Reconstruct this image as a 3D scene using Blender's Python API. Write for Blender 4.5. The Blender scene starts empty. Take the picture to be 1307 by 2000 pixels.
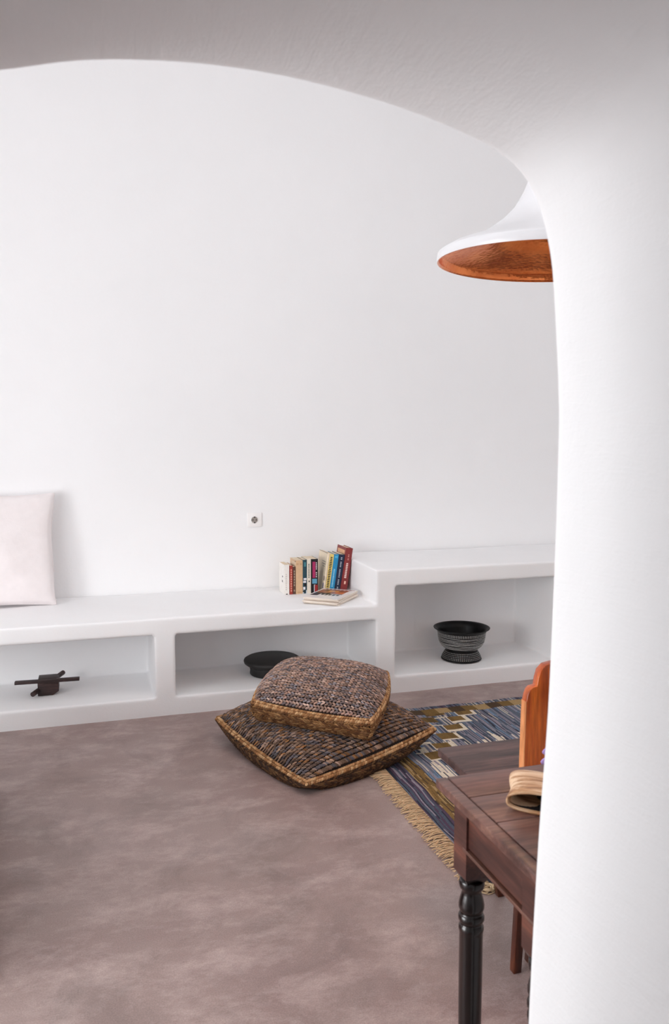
import bpy, bmesh, math, random
import numpy as np
from mathutils import Vector, Matrix
random.seed(7); rng = np.random.default_rng(7)
S = bpy.context.scene
COL = S.collection
PI = math.pi

# ------------------------------------------------------------------ camera
H = 1.33
cam_d = bpy.data.cameras.new('camera'); cam = bpy.data.objects.new('camera', cam_d); COL.objects.link(cam)
S.camera = cam
yaw = math.atan(481/1555.6); pit = math.atan(135/1555.6)
fw = Vector((math.sin(yaw)*math.cos(pit), math.cos(yaw)*math.cos(pit), -math.sin(pit)))
cam.location = (0, 0, H)
cam.rotation_euler = fw.to_track_quat('-Z', 'Y').to_euler()
cam_d.sensor_fit = 'VERTICAL'; cam_d.sensor_height = 36; cam_d.lens = 28.0
cam_d.clip_start = .02
cam_d.dof.use_dof = True; cam_d.dof.focus_distance = 3.4; cam_d.dof.aperture_fstop = 9.0

# ------------------------------------------------------------------ world, lights, exposure
S.view_settings.view_transform = 'Standard'; S.view_settings.look = 'None'
S.view_settings.gamma = 1; S.view_settings.use_curve_mapping = False
S.view_settings.exposure = 0.12
S.cycles.max_bounces = 16; S.cycles.diffuse_bounces = 10
w = bpy.data.worlds.new('world'); S.world = w; w.use_nodes = True
w.node_tree.nodes['Background'].inputs[0].default_value = (.9, .95, 1, 1)
w.node_tree.nodes['Background'].inputs[1].default_value = .6

def area(name, loc, target, sx, sy, power, color=(1, 1, 1)):
    d = bpy.data.lights.new(name, 'AREA'); d.shape = 'RECTANGLE'; d.size = sx; d.size_y = sy
    d.energy = power; d.color = color
    o = bpy.data.objects.new(name, d); COL.objects.link(o); o.location = loc
    o.rotation_euler = (Vector(target)-Vector(loc)).to_track_quat('-Z', 'Y').to_euler()
    return o
# daylight through the left-wall and near-room windows, plus two added fill lights
area('daylight_left_window', (-2.66, 1.62, 1.10), (2.5, 1.62, 1.0), 1.3, 1.6, 68, (.97, .985, 1))
area('near_wall_fill', (-1.4, .845, .78), (.3, 4.0, .3), 1.5, 1.15, 27, (.97, .985, 1))  # added fill in front of the solid near wall, no door there
area('ceiling_fill', (.9, 2.1, 4.06), (.9, 2.1, 0), 2.6, 1.5, 17, (1, .995, .99))  # added overhead fill below the closed ceiling
area('daylight_near_room_side', (-2.06, -1.0, 1.35), (3, -1.0, 1.35), 1.3, 2.0, 8, (.97, .985, 1))

# ------------------------------------------------------------------ helpers
def setp(o, label=None, cat=None, group=None, kind=None):
    if label: o['label'] = label
    if cat: o['category'] = cat
    if group: o['group'] = group
    if kind: o['kind'] = kind
    return o
def empty(name, loc, rz=0, label=None, cat=None, group=None):
    o = bpy.data.objects.new(name, None); COL.objects.link(o)
    o.location = loc; o.rotation_euler = (0, 0, rz); o.empty_display_size = .05
    return setp(o, label, cat, group)
def link(name, me, mat, parent=None, smooth=False):
    o = bpy.data.objects.new(name, me); COL.objects.link(o)
    if mat is not None: me.materials.append(mat)
    if parent is not None: o.parent = parent
    if smooth: me.shade_smooth()
    return o
def from_bm(name, bm, mat, parent=None, smooth=False):
    bmesh.ops.recalc_face_normals(bm, faces=bm.faces[:])
    me = bpy.data.meshes.new(name); bm.to_mesh(me); bm.free()
    return link(name, me, mat, parent, smooth)
def from_py(name, v, f, mat, parent=None, smooth=False, recalc=False):
    me = bpy.data.meshes.new(name); me.from_pydata([tuple(map(float, p)) for p in v], [], [tuple(map(int, q)) for q in f]); me.update()
    if recalc:
        bm = bmesh.new(); bm.from_mesh(me); bmesh.ops.recalc_face_normals(bm, faces=bm.faces[:]); bm.to_mesh(me); bm.free()
    return link(name, me, mat, parent, smooth)
def box(bm, lo, hi, M=None):
    vs = [bm.verts.new((x, y, z)) for x in (lo[0], hi[0]) for y in (lo[1], hi[1]) for z in (lo[2], hi[2])]
    if M is not None:
        for v in vs: v.co = M @ v.co
    for q in ((0, 1, 3, 2), (4, 6, 7, 5), (0, 4, 5, 1), (2, 3, 7, 6), (0, 2, 6, 4), (1, 5, 7, 3)):
        bm.faces.new([vs[i] for i in q])
def bevel(o, w, seg=2, angle=30):
    m = o.modifiers.new('bevel', 'BEVEL'); m.width = w; m.segments = seg; m.limit_method = 'ANGLE'; m.angle_limit = math.radians(angle)
    o.data.shade_smooth()
    return o
def bx(name, lo, hi, mat, parent=None, bev=.002, M=None):
    bm = bmesh.new(); box(bm, lo, hi, M)
    o = from_bm(name, bm, mat, parent)
    if bev: bevel(o, bev)
    return o
def lathe(prof, n=64):
    v = []; f = []; k = len(prof)
    for i in range(n):
        a = 2*PI*i/n
        for r, z in prof: v.append((r*math.cos(a), r*math.sin(a), z))
    for i in range(n):
        for j in range(k-1):
            a, b = i*k+j, ((i+1) % n)*k+j
            f.append((a, b, b+1, a+1))
    return v, f
def lathe_obj(name, prof, mat, parent, n=64):
    v, f = lathe(prof, n)
    bm = bmesh.new(); me = bpy.data.meshes.new('t'); me.from_pydata(v, [], f); bm.from_mesh(me); bpy.data.meshes.remove(me)
    bmesh.ops.remove_doubles(bm, verts=bm.verts[:], dist=1e-6)
    return from_bm(name, bm, mat, parent, True)
def tube_geo(pts, r, n=6, rads=None):
    pts = [Vector(p) for p in pts]; v = []; f = []
    for i, p in enumerate(pts):
        t = (pts[min(i+1, len(pts)-1)]-pts[max(i-1, 0)]).normalized()
        a = t.cross(Vector((0, 0, 1)))
        if a.length < 1e-3: a = t.cross(Vector((1, 0, 0)))
        a.normalize(); b = t.cross(a)
        rr = rads[i] if rads else r
        for k in range(n):
            an = 2*PI*k/n; v.append(p+a*math.cos(an)*rr+b*math.sin(an)*rr)
    for i in range(len(pts)-1):
        for k in range(n):
            f.append((i*n+k, i*n+(k+1) % n, (i+1)*n+(k+1) % n, (i+1)*n+k))
    f.append(tuple(range(n-1, -1, -1))); f.append(tuple((len(pts)-1)*n+k for k in range(n)))
    return v, f
class Geo:
    def __init__(s): s.v = []; s.f = []; s.c = []
    def add(s, v, f, col=None):
        o = len(s.v); s.v += [tuple(p) for p in v]; s.f += [tuple(i+o for i in q) for q in f]
        if col is not None: s.c += [col]*len(v)
    def build(s, name, mat, parent=None, smooth=True, recalc=False):
        o = from_py(name, s.v, s.f, mat, parent, smooth, recalc)
        if s.c:
            a = o.data.color_attributes.new('tint', 'FLOAT_COLOR', 'POINT')
            a.data.foreach_set('color', np.array([(c[0], c[1], c[2], 1) for c in s.c], dtype=np.float32).ravel())
        return o

# ------------------------------------------------------------------ materials
def srgb(r, g, b):
    f = lambda c: (c/255)/12.92 if c/255 <= .04045 else ((c/255+.055)/1.055)**2.4
    return (f(r), f(g), f(b), 1)
def nmat(name):
    m = bpy.data.materials.new(name); m.use_nodes = True
    nt = m.node_tree; b = nt.nodes['Principled BSDF']
    return m, nt, b
def N(nt, t, **k):
    n = nt.nodes.new(t)
    for a, v in k.items():
        if a.startswith('i_'): n.inputs[a[2:].replace('_', ' ')].default_value = v
        else: setattr(n, a, v)
    return n
def coords(nt, scale=(1, 1, 1), rot=(0, 0, 0)):
    tc = N(nt, 'ShaderNodeTexCoord'); mp = N(nt, 'ShaderNodeMapping')
    mp.inputs['Scale'].default_value = scale; mp.inputs['Rotation'].default_value = rot
    nt.links.new(tc.outputs['Object'], mp.inputs['Vector']); return mp.outputs['Vector']
def noise(nt, vec, scale, detail=4, rough=.55, dist=0):
    n = N(nt, 'ShaderNodeTexNoise'); n.inputs['Scale'].default_value = scale; n.inputs['Detail'].default_value = detail
    n.inputs['Roughness'].default_value = rough; n.inputs['Distortion'].default_value = dist
    nt.links.new(vec, n.inputs['Vector']); return n.outputs['Fac']
def ramp(nt, fac, stops):
    r = N(nt, 'ShaderNodeValToRGB'); e = r.color_ramp.elements
    while len(e) < len(stops): e.new(.5)
    for el, (p, c) in zip(e, stops): el.position = p; el.color = c if len(c) == 4 else (*c, 1)
    nt.links.new(fac, r.inputs['Fac']); return r.outputs['Color']
def mix(nt, a, b, fac, mode='MIX'):
    m = N(nt, 'ShaderNodeMix', data_type='RGBA', blend_type=mode)
    for s, i in ((fac, 0), (a, 6), (b, 7)):
        if hasattr(s, 'is_output'): nt.links.new(s, m.inputs[i])
        else: m.inputs[i].default_value = s
    return m.outputs[2]
def bump(nt, b, h, strength=.3, dist=.002, prev=None):
    n = N(nt, 'ShaderNodeBump'); n.inputs['Strength'].default_value = strength; n.inputs['Distance'].default_value = dist
    nt.links.new(h, n.inputs['Height'])
    if prev: nt.links.new(prev, n.inputs['Normal'])
    nt.links.new(n.outputs['Normal'], b.inputs['Normal']); return n.outputs['Normal']

def plain(name, col, rough=.5, metal=0, var=.08, scale=30, bmp=.1, bd=.001):
    m, nt, b = nmat(name)
    v = coords(nt)
    f = noise(nt, v, scale)
    lo = tuple(c*(1-var) for c in col[:3])+(1,); hi = tuple(min(1, c*(1+var)) for c in col[:3])+(1,)
    nt.links.new(ramp(nt, f, [(.3, lo), (.7, hi)]), b.inputs['Base Color'])
    b.inputs['Roughness'].default_value = rough; b.inputs['Metallic'].default_value = metal
    if bmp: bump(nt, b, noise(nt, v, scale*4, 3), bmp, bd)
    return m

def plaster(name, col=(.895, .896, .903, 1), streak=False):
    m, nt, b = nmat(name)
    v = coords(nt)
    f = noise(nt, v, 1.6, 5, .6)
    lo = tuple(c*.975 for c in col[:3])+(1,)
    nt.links.new(ramp(nt, f, [(.3, lo), (.7, col)]), b.inputs['Base Color'])
    b.inputs['Roughness'].default_value = .75
    n1 = bump(nt, b, noise(nt, v, 9, 3, .5), .22, .006)
    if streak:
        vs = coords(nt, (9, 1.4, 9), (0, 0, .35)); n1 = bump(nt, b, noise(nt, vs, 10, 5, .65, .6), .2, .004, n1)
    bump(nt, b, noise(nt, v, 90, 4, .7), .4, .0016, n1)
    return m
M_wall = plaster('white_plaster')
M_arch = plaster('white_trowelled_plaster', streak=True)

def mat_floor():
    m, nt, b = nmat('polished_cement')
    v = coords(nt)
    base = ramp(nt, noise(nt, v, 1.1, 6, .6, .4), [(.3, srgb(143, 120, 117)), (.5, srgb(154, 134, 129)), (.7, srgb(166, 148, 144))])
    vs = coords(nt, (1, 1.7, 1), (0, 0, .5))
    lt = ramp(nt, noise(nt, vs, 4.2, 12, .78, .15), [(.47, (0, 0, 0)), (.74, (1, 1, 1))])
    c = mix(nt, base, srgb(190, 171, 166), lt)
    dk = ramp(nt, noise(nt, v, 3.1, 8, .7, .8), [(.28, (.72, .72, .72)), (.5, (1, 1, 1))])
    c = mix(nt, c, dk, 1.0, 'MULTIPLY')
    gr = ramp(nt, noise(nt, v, 260, 3, .7), [(.3, (.78, .78, .78)), (.7, (1.16, 1.16, 1.16))])
    c = mix(nt, c, gr, 1.0, 'MULTIPLY')
    # a few small dark spots in the cement
    vo = N(nt, 'ShaderNodeTexVoronoi'); vo.inputs['Scale'].default_value = 1.5; nt.links.new(v, vo.inputs['Vector'])
    sp = ramp(nt, vo.outputs['Distance'], [(.010, (.35, .3, .28)), (.016, (1, 1, 1))])
    c = mix(nt, c, sp, 1.0, 'MULTIPLY')
    nt.links.new(c, b.inputs['Base Color'])
    nt.links.new(ramp(nt, noise(nt, v, 5, 5), [(.3, (.3, .3, .3)), (.7, (.46, .46, .46))]), b.inputs['Roughness'])
    b.inputs['Specular IOR Level'].default_value = .4
    n1 = bump(nt, b, noise(nt, v, 4, 4), .12, .004)
    bump(nt, b, noise(nt, v, 60, 4, .7), .08, .001, n1)
    return m
M_floor = mat_floor()

def wood(name, dark, mid, light, axis=0, scale=1.0, rough=.4, coat=0.0):
    m, nt, b = nmat(name)
    sc = [16, 16, 16]; sc[axis] = 1.3
    v = coords(nt, tuple(s*scale for s in sc))
    f = noise(nt, v, 2.2, 8, .65, .5)
    c = ramp(nt, f, [(.28, dark), (.5, mid), (.75, light)])
    s2 = [1.6, 1.6, 1.6]; s2[axis] = .35; v2 = coords(nt, tuple(s2))
    blot = ramp(nt, noise(nt, v2, 7*scale, 4, .6), [(.38, (.45, .42, .42)), (.58, (1, 1, 1))])
    c = mix(nt, c, blot, 1.0, 'MULTIPLY')
    nt.links.new(c, b.inputs['Base Color'])
    fine = ramp(nt, noise(nt, v, 14, 4, .7), [(.3, (.66, .66, .66)), (.65, (1.12, 1.12, 1.12))]); nt.links.new(mix(nt, c, fine, 1.0, 'MULTIPLY'), b.inputs['Base Color'])
    b.inputs['Roughness'].default_value = rough
    if coat: b.inputs['Coat Weight'].default_value = coat; b.inputs['Coat Roughness'].default_value = .2
    bump(nt, b, f, .25, .001)
    return m
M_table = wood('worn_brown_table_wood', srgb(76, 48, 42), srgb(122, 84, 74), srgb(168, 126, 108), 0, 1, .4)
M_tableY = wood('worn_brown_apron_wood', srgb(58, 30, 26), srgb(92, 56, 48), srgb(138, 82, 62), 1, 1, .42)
M_rail = wood('worn_rail_wood', srgb(92, 58, 48), srgb(124, 84, 70), srgb(156, 112, 92), 1, 1, .4)
M_leg = wood('dark_turned_leg_wood', srgb(12, 6, 6), srgb(24, 12, 11), srgb(52, 26, 20), 2, 1, .25, .2)
M_chair = wood('orange_varnished_wood', srgb(60, 18, 8), srgb(190, 84, 24), srgb(240, 134, 48), 2, .5, .3, .3)
M_lit_edge = wood('lit_orange_edge_wood', srgb(170, 96, 52), srgb(220, 142, 88), srgb(236, 168, 118), 2, 1, .35)
M_seat = wood('dark_brown_seat_wood', srgb(58, 40, 38), srgb(92, 66, 62), srgb(126, 96, 90), 0, 1.2, .5)
M_darkwood = wood('near_black_wood', srgb(40, 26, 26), srgb(60, 40, 38), srgb(92, 64, 60), 0, 3, .5)
M_blackwood = plain('matt_black_wood', srgb(28, 26, 25), .6, 0, .25, 40, .2)

def mat_tint(name, rough=.8, bscale=300, bs=.4, bd=.002, var=.25):
    m, nt, b = nmat(name)
    a = N(nt, 'ShaderNodeAttribute', attribute_name='tint'); v = coords(nt)
    f = ramp(nt, noise(nt, v, bscale, 3, .6), [(.3, (1-var,)*3), (.7, (1+var,)*3)])
    nt.links.new(mix(nt, a.outputs['Color'], f, 1.0, 'MULTIPLY'), b.inputs['Base Color'])
    b.inputs['Roughness'].default_value = rough; b.inputs['Specular IOR Level'].default_value = .2
    bump(nt, b, noise(nt, v, bscale*.7, 3), bs, bd)
    return m
M_yarn = mat_tint('variegated_yarn', .85, 380, .6, .0015, .4)
M_rug = mat_tint('woven_rug_wool', .92, 260, .5, .002, .3)
M_under = plain('dark_brown_cloth', srgb(38, 27, 21), .95, 0, .2, 60)  # dark colour stands in for shade in the gaps between stitches
M_fringe = mat_tint('fringe_cotton', .9, 300, .3, .001, .12)
M_white_paint = plain('white_lacquer', srgb(222, 222, 225), .3, 0, .01, 10, .03)
def mat_copper():
    m, nt, b = nmat('hammered_copper')
    v = coords(nt)
    nt.links.new(ramp(nt, noise(nt, v, 12, 3), [(.3, (.62, .15, .045, 1)), (.7, (.9, .3, .1, 1))]), b.inputs['Base Color'])
    b.inputs['Metallic'].default_value = 1; b.inputs['Roughness'].default_value = .2
    vo = N(nt, 'ShaderNodeTexVoronoi'); vo.inputs['Scale'].default_value = 85; nt.links.new(v, vo.inputs['Vector'])
    bump(nt, b, vo.outputs['Distance'], .3, .002)
    return m
M_copper = mat_copper()
M_linen = plain('off_white_linen', srgb(236, 229, 229), .9, 0, .02, 25, .25, .002)
M_black_metal = plain('black_metal', srgb(14, 14, 15), .42, .5, .2, 30)
M_silver = plain('silver_inlay', srgb(184, 184, 182), .35, .35, .25, 90)
M_plastic = plain('white_plastic', srgb(243, 241, 240), .3, 0, .01, 10, 0)
M_dark = plain('dark_recess', srgb(30, 26, 24), .6, 0, .1, 20, 0)
M_socket_grey = plain('grey_plastic', srgb(150, 142, 136), .5, 0, .1, 20, 0)

# ------------------------------------------------------------------ setting
def struct(o): o['kind'] = 'structure'; return o
XL, XR, YB, ZC = -2.6, 3.6, 4.55, 4.1
bm = bmesh.new(); box(bm, (XL-.3, -2.8, -.1), (XR+.3, 4.9, 0)); struct(from_bm('floor', bm, M_floor))
bm = bmesh.new(); box(bm, (XL-.3, -2.8, ZC), (XR+.3, 4.9, ZC+.12)); struct(from_bm('ceiling', bm, M_wall))
bm = bmesh.new(); box(bm, (XL-.3, YB, 0), (XR+.3, YB+.3, ZC)); struct(from_bm('wall_back', bm, M_wall))
bm = bmesh.new(); box(bm, (XR, -2.8, 0), (XR+.3, YB, ZC)); struct(from_bm('wall_right', bm, M_wall))
def wall_with_hole(name, axis, pos, th, a0, a1, h0, h1, z0, z1):
    bm = bmesh.new()
    for (p, q, r, s) in ((a0, h0, 0, ZC), (h1, a1, 0, ZC), (h0, h1, 0, z0), (h0, h1, z1, ZC)):
        if q-p < 1e-4 or s-r < 1e-4: continue
        if axis == 'x': box(bm, (pos-th, p, r), (pos, q, s))
        else: box(bm, (p, pos-th, r), (q, pos, s))
    return struct(from_bm(name, bm, M_wall))
wall_with_hole('wall_left', 'x', XL, .25, .8, YB, .92, 2.32, .22, 1.98)
wall_with_hole('wall_near_left', 'x', -2.0, .25, -2.5, .4, -1.65, -.35, .35, 2.35)
wall_with_hole('wall_near_back', 'y', -2.5, .25, -2.3, XR, -.8, 1.0, .35, 2.35)
# window frames of those openings (behind or beside the camera) and around the added fills
def wframe(name, axis, pos, a0, a1, z0, z1):
    t = .05; bm = bmesh.new()
    for (p, q, r, s) in ((a0, a0+t, z0, z1), (a1-t, a1, z0, z1), (a0+t, a1-t, z0, z0+t), (a0+t, a1-t, z1-t, z1), ((a0+a1)/2-.02, (a0+a1)/2+.02, z0+t, z1-t)):
        if axis == 'x': box(bm, (pos-.05, p, r), (pos, q, s))
        else: box(bm, (p, pos-.05, r), (q, pos, s))
    return struct(from_bm(name, bm, M_white_paint))
wframe('window_1', 'x', XL-.001, .92, 2.32, .22, 1.98)
wframe('window_2', 'x', -2.001, -1.65, -.35, .35, 2.35)
wframe('window_3', 'y', -2.501, -.8, 1.0, .35, 2.35)
wframe('near_wall_fill_frame', 'y', .90, -2.20, -.85, .12, 1.45)  # added frame round the fill light; the wall has no opening here
bm = bmesh.new()
for (lo_, hi_) in (((-.45, 1.3, 4.03), (2.25, 1.345, 4.1)), ((-.45, 2.855, 4.03), (2.25, 2.9, 4.1)), ((-.45, 1.345, 4.03), (-.405, 2.855, 4.1)), ((2.205, 1.345, 4.03), (2.25, 2.855, 4.1))): box(bm, lo_, hi_)
struct(from_bm('ceiling_fill_frame', bm, M_white_paint))  # added frame round the overhead fill; the ceiling stays closed

# the arched wall the picture is taken through
prof = [(-.066, 1.664), (-.027, 1.676), (.013, 1.685), (.059, 1.691), (.107, 1.695), (.167, 1.696), (.219, 1.693), (.273, 1.687), (.323, 1.679), (.37, 1.669), (.412, 1.657), (.44, 1.646), (.459, 1.635), (.474, 1.621), (.486, 1.604), (.496, 1.58), (.503, 1.555), (.509, 1.528), (.513, 1.483), (.518, 1.426), (.522, 1.368), (.522, 1.327), (.522, 1.28), (.521, 1.191), (.519, 1.1), (.517, 1.007), (.512, .93), (.508, .86), (.505, .787), (.502, .704), (.500, .632), (.496, .45), (.493, .25), (.492, 0)]
left = [(.286-x, z-.004) for x, z in prof[::-1] if x > .37]
left[0] = (left[0][0], 0)
prof = left+prof
def catmull(P, n):
    P = [Vector(p) for p in P]; Q = []
    for i in range(len(P)-1):
        a, b, c, d = P[max(i-1, 0)], P[i], P[i+1], P[min(i+2, len(P)-1)]
        for k in range(n):
            t = k/n
            Q.append(.5*((2*b)+(c-a)*t+(2*a-5*b+4*c-d)*t*t+(3*b-a-3*c+d)*t**3))
    Q.append(P[-1]); return Q
pr_ = catmull(prof, 3)
# light smoothing
for _ in range(4):
    pr_ = [pr_[0]]+[(pr_[i-1]+pr_[i]*2+pr_[i+1])/4 for i in range(1, len(pr_)-1)]+[pr_[-1]]
YF, YN, R = .80, .38, .03
nP = len(pr_)
def nrm(i):
    t = (pr_[min(i+1, nP-1)]-pr_[max(i-1, 0)]).normalized(); return Vector((t[1], -t[0]))  # placeholder orientation
cx_ = Vector((.14, .9))
rings = []   # list of (offset outward, Y)
for k in range(7):
    a = k/6*PI/2
    rings.append((R-R*math.sin(a), YF+R-R*math.cos(a) if False else YF+R*(1-math.sin(a))*0+R*math.cos(a)*1.0-0.0))
rings = [(R*(1-math.cos(k/6*PI/2)), YF+R*math.sin(k/6*PI/2)) for k in range(6, -1, -1)]
for k in range(1, 15):
    t = k/14; y = YF+(YN+.04-YF)*t
    rings.append((.012*math.sin(t*PI)*0+.018*t, y))
rings += [(.018+.04*(1-math.cos(k/5*PI/2)), YN+.04-.04*math.sin(k/5*PI/2)) for k in range(1, 6)]
V = []; F = []
outn = []
for i in range(nP):
    t = (pr_[min(i+1, nP-1)]-pr_[max(i-1, 0)]).normalized(); n = Vector((-t[1], t[0]))
    if (pr_[i]-cx_).dot(n) < 0: n = -n
    outn.append(n)
outn[0] = Vector((-1, 0)); outn[-1] = Vector((1, 0))
for off, y in rings:
    for i in range(nP):
        p = pr_[i]+outn[i]*off; V.append((p[0], y, max(p[1], 0)))
nR = len(rings)
for r in range(nR-1):
    for i in range(nP-1): F.append((r*nP+i, r*nP+i+1, (r+1)*nP+i+1, (r+1)*nP+i))
# outer rectangle on far and near faces
def rect_pt(p):
    d = (p-cx_);
    s = []
    if d[0] > 1e-6: s.append((XR-cx_[0])/d[0])
    if d[0] < -1e-6: s.append((XL-cx_[0])/d[0])
    if d[1] > 1e-6: s.append((ZC-cx_[1])/d[1])
    q = cx_+d*min(s) if s else p
    return Vector((q[0], max(q[1], 0)))
for r in (0, nR-1):
    y = rings[r][1]; base = len(V)
    for i in range(nP):
        q = rect_pt(pr_[i]);
        if i == 0: q = Vector((XL, 0))
        if i == nP-1: q = Vector((XR, 0))
        V.append((q[0], y, q[1]))
    for i in range(nP-1): F.append((r*nP+i, r*nP+i+1, base+i+1, base+i))
o = from_py('wall_near', V, F, M_arch, None, True, True); struct(o)

# ------------------------------------------------------------------ built-in bench with niches
bm = bmesh.new()
X0, X1 = -1.5, 3.2
NB = 4.34   # back of the niches
ns = .092
e = .0
box(bm, (X0, 3.872, -.02), (X1, 4.54, ns))                     # plinth
box(bm, (X0, NB, .05), (X1, 4.545, .44))                       # back
box(bm, (1.44, NB, .05), (X1, 4.545, .62))
for a, b_, t in ((X0, X0+.35, .45), (.286, .385, .45), (1.427, 1.536, .64), (2.52, X1, .64)):
    box(bm, (a, 3.872, .03), (b_, 4.54, t))
box(bm, (X0, 3.872, .400), (1.48, 4.545, .484))                # seat slab
box(bm, (1.427, 3.872, .577), (X1, 4.545, .668))               # high shelf slab
o = from_bm('built_in_bench', bm, M_wall)
setp(o, 'long white plastered masonry bench with open niches along the back wall', 'bench')
m = o.modifiers.new('remesh', 'REMESH'); m.mode = 'VOXEL'; m.voxel_size = .007; m.use_smooth_shade = True
m = o.modifiers.new('smooth', 'SMOOTH'); m.factor = .5; m.iterations = 5
tx = bpy.data.textures.new('lumps', 'CLOUDS'); tx.noise_scale = .35
m = o.modifiers.new('lumps', 'DISPLACE'); m.texture = tx; m.strength = .012; m.mid_level = .5; m.texture_coords = 'GLOBAL'

# ------------------------------------------------------------------ rug
RX0, RX1, RY0, RY1 = 1.125, 2.95, 2.06, 3.60
def build_rug():
    root = empty('kilim_rug', (RX0, RY0, 0), 0, 'flat-woven blue, gold and cream rug with a tan fringe under the chair side', 'rug')
    dx, dy = .0055, .012
    nx, ny = int((RX1-RX0)/dx), int((RY1-RY0)/dy)
    blue = np.array(srgb(72, 80, 94)[:3]); slate = np.array(srgb(98, 106, 120)[:3]); lav = np.array(srgb(136, 128, 138)[:3]); navy = np.array(srgb(44, 46, 60)[:3])
    gold = np.array(srgb(120, 94, 54)[:3]); gold2 = np.array(srgb(158, 132, 92)[:3]); dgold = np.array(srgb(74, 58, 42)[:3])
    cream = np.array(srgb(216, 204, 184)[:3]); plum = np.array(srgb(76, 60, 78)[:3]); sky = np.array(srgb(104, 128, 154)[:3])
    # streak fields: each warp column has its own runs along Y
    def streaks(pal, probs, lmin, lmax):
        A = np.zeros((nx, ny), int)
        for i in range(nx):
            j = -int(rng.integers(0, lmax))
            while j < ny:
                L = int(rng.integers(lmin, lmax)); c = rng.choice(len(pal), p=probs)
                A[i, max(j, 0):max(j+L, 0)] = c; j += L
        return np.array(pal)[A]
    field = streaks([blue, slate, lav, navy, sky, cream*.8], [.24, .28, .24, .13, .05, .06], 4, 22)
    lightf = streaks([cream, cream*.92, slate, lav, navy], [.4, .3, .14, .1, .06], 4, 20)
    band1 = streaks([blue, plum, navy, lav, slate], [.3, .25, .2, .15, .1], 6, 26)
    bandg = streaks([gold, gold2, dgold, gold*.8], [.36, .19, .24, .21], 2, 9)
    band2 = streaks([slate, lav, sky, cream*.8, blue], [.3, .3, .15, .1, .15], 4, 18)
    C = np.zeros((nx, ny, 3))
    blocks = [(1.735+.0, 3.475), (1.665, 3.395), (1.60, 3.30), (1.53, 3.20), (1.455, 3.10), (1.385, 3.01)]
    thr = rng.random(nx)
    for i in range(0, nx):
        thr[i] = thr[i-(i % 3)]
        for j in range(ny):
            u = (i+.5)*dx; v = (RY1-RY0)-(j+.5)*dy; x = RX0+u; y = RY0+(j+.5)*dy
            k = int((v*7+.3*math.sin(u*20)))
            if v < .045: c = field[i, j] if (int(u/.16)) % 3 else band1[i, j]
            elif u < .075: c = band1[i, j]
            elif u < .135: c = bandg[i, j]
            elif v < .115 and u > .30: c = gold*.9 if (int(u/.07)) % 3 == 0 else (gold2 if (int(u/.07)) % 3 == 1 else dgold)
            elif u < .185: c = band2[i, j]
            else:
                c = field[i, j]
                lim = .40+.26*thr[i]-.16*max(0, min(1, (u-.9)/.6))
                if v > lim: c = lightf[i, j]
                # stepped gold blocks with cream outline
                for (bx_, by_) in blocks:
                    w_, h_ = .080, .066
                    if bx_-.10 < x < bx_-.035 and by_+.033 < y < by_+.050 and v > .045: c = cream*.85
                    if bx_-.20 < x < bx_-.10 and by_-.01 < y < by_+.06 and v > .045: c = gold*(.8 if (i//6) % 2 else .55)
                    if bx_-w_*.5-.004 < x < bx_+w_*.5+.017 and by_-h_*.5-.017 < y < by_+h_*.5:
                        c = cream
                    if bx_-w_*.5 < x < bx_+w_*.5 and by_-h_*.5 < y < by_+h_*.5: c = gold if (i//5) % 3 else gold*.8
            C[i, j] = c
    # mesh: top surface with gentle waves, folded sides
    gx = np.linspace(0, RX1-RX0, nx+1); gy = np.linspace(0, RY1-RY0, ny+1)
    G = np.zeros((nx+1, ny+1, 3))
    for i, a in enumerate(gx):
        for j, b in enumerate(gy):
            wob = .004*math.sin(b*9+1)+.002*math.sin(b*31)
            wy = .006*math.sin(a*7)+.004*math.sin(a*23+.5)
            G[i, j] = (a+wob*(1-a/2), b+wy*(b/1.5), .006+.0012*math.sin(a*40+b*9))
    idx = np.arange((nx+1)*(ny+1)).reshape(nx+1, ny+1)
    f = np.stack([idx[:-1, :-1], idx[1:, :-1], idx[1:, 1:], idx[:-1, 1:]], -1).reshape(-1, 4)
    v = G.reshape(-1, 3).tolist(); f = f.tolist(); nf = len(f)
    # skirt to the floor
    edge = [(i, 0) for i in range(nx)]+[(nx, j) for j in range(ny)]+[(i, ny) for i in range(nx, 0, -1)]+[(0, j) for j in range(ny, 0, -1)]
    b0 = len(v)
    for (i, j) in edge: p = G[i, j]; v.append((p[0], p[1], .0005))
    ne = len(edge)
    for k in range(ne): a = idx[edge[k]]; b = idx[edge[(k+1) % ne]]; f.append((int(b), int(a), b0+k, b0+(k+1) % ne))
    o = from_py('woven_field', v, f, M_rug, root, False)
    a = o.data.color_attributes.new('tint', 'FLOAT_COLOR', 'CORNER')
    cc = np.zeros((len(f), 4, 4), dtype=np.float32); cc[:, :, 3] = 1
    cc[:nf, :, :3] = C.reshape(-1, 3)[:, None, :]; cc[nf:, :, :3] = blue
    a.data.foreach_set('color', cc.ravel())
    # fringe
    g = Geo(); y = .0
    while y < RY1-RY0:
        for s in range(2):
            L = random.uniform(.05, .085); c = random.uniform(.85, 1.1)
            sl = random.uniform(-.022, .012); cur = random.uniform(-.012, .012)
            pts = [(-L*t, y+sl*t+cur*math.sin(t*3.5)+random.uniform(-.001, .001), .004+.004*math.sin(t*PI)+.003*s) for t in (0, .2, .4, .6, .8, 1)]
            v_, f_ = tube_geo(pts, .0016, 5)
            g.add(v_, f_, tuple(k*c for k in srgb(206, 176, 140)[:3]))
        y += .0052
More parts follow.
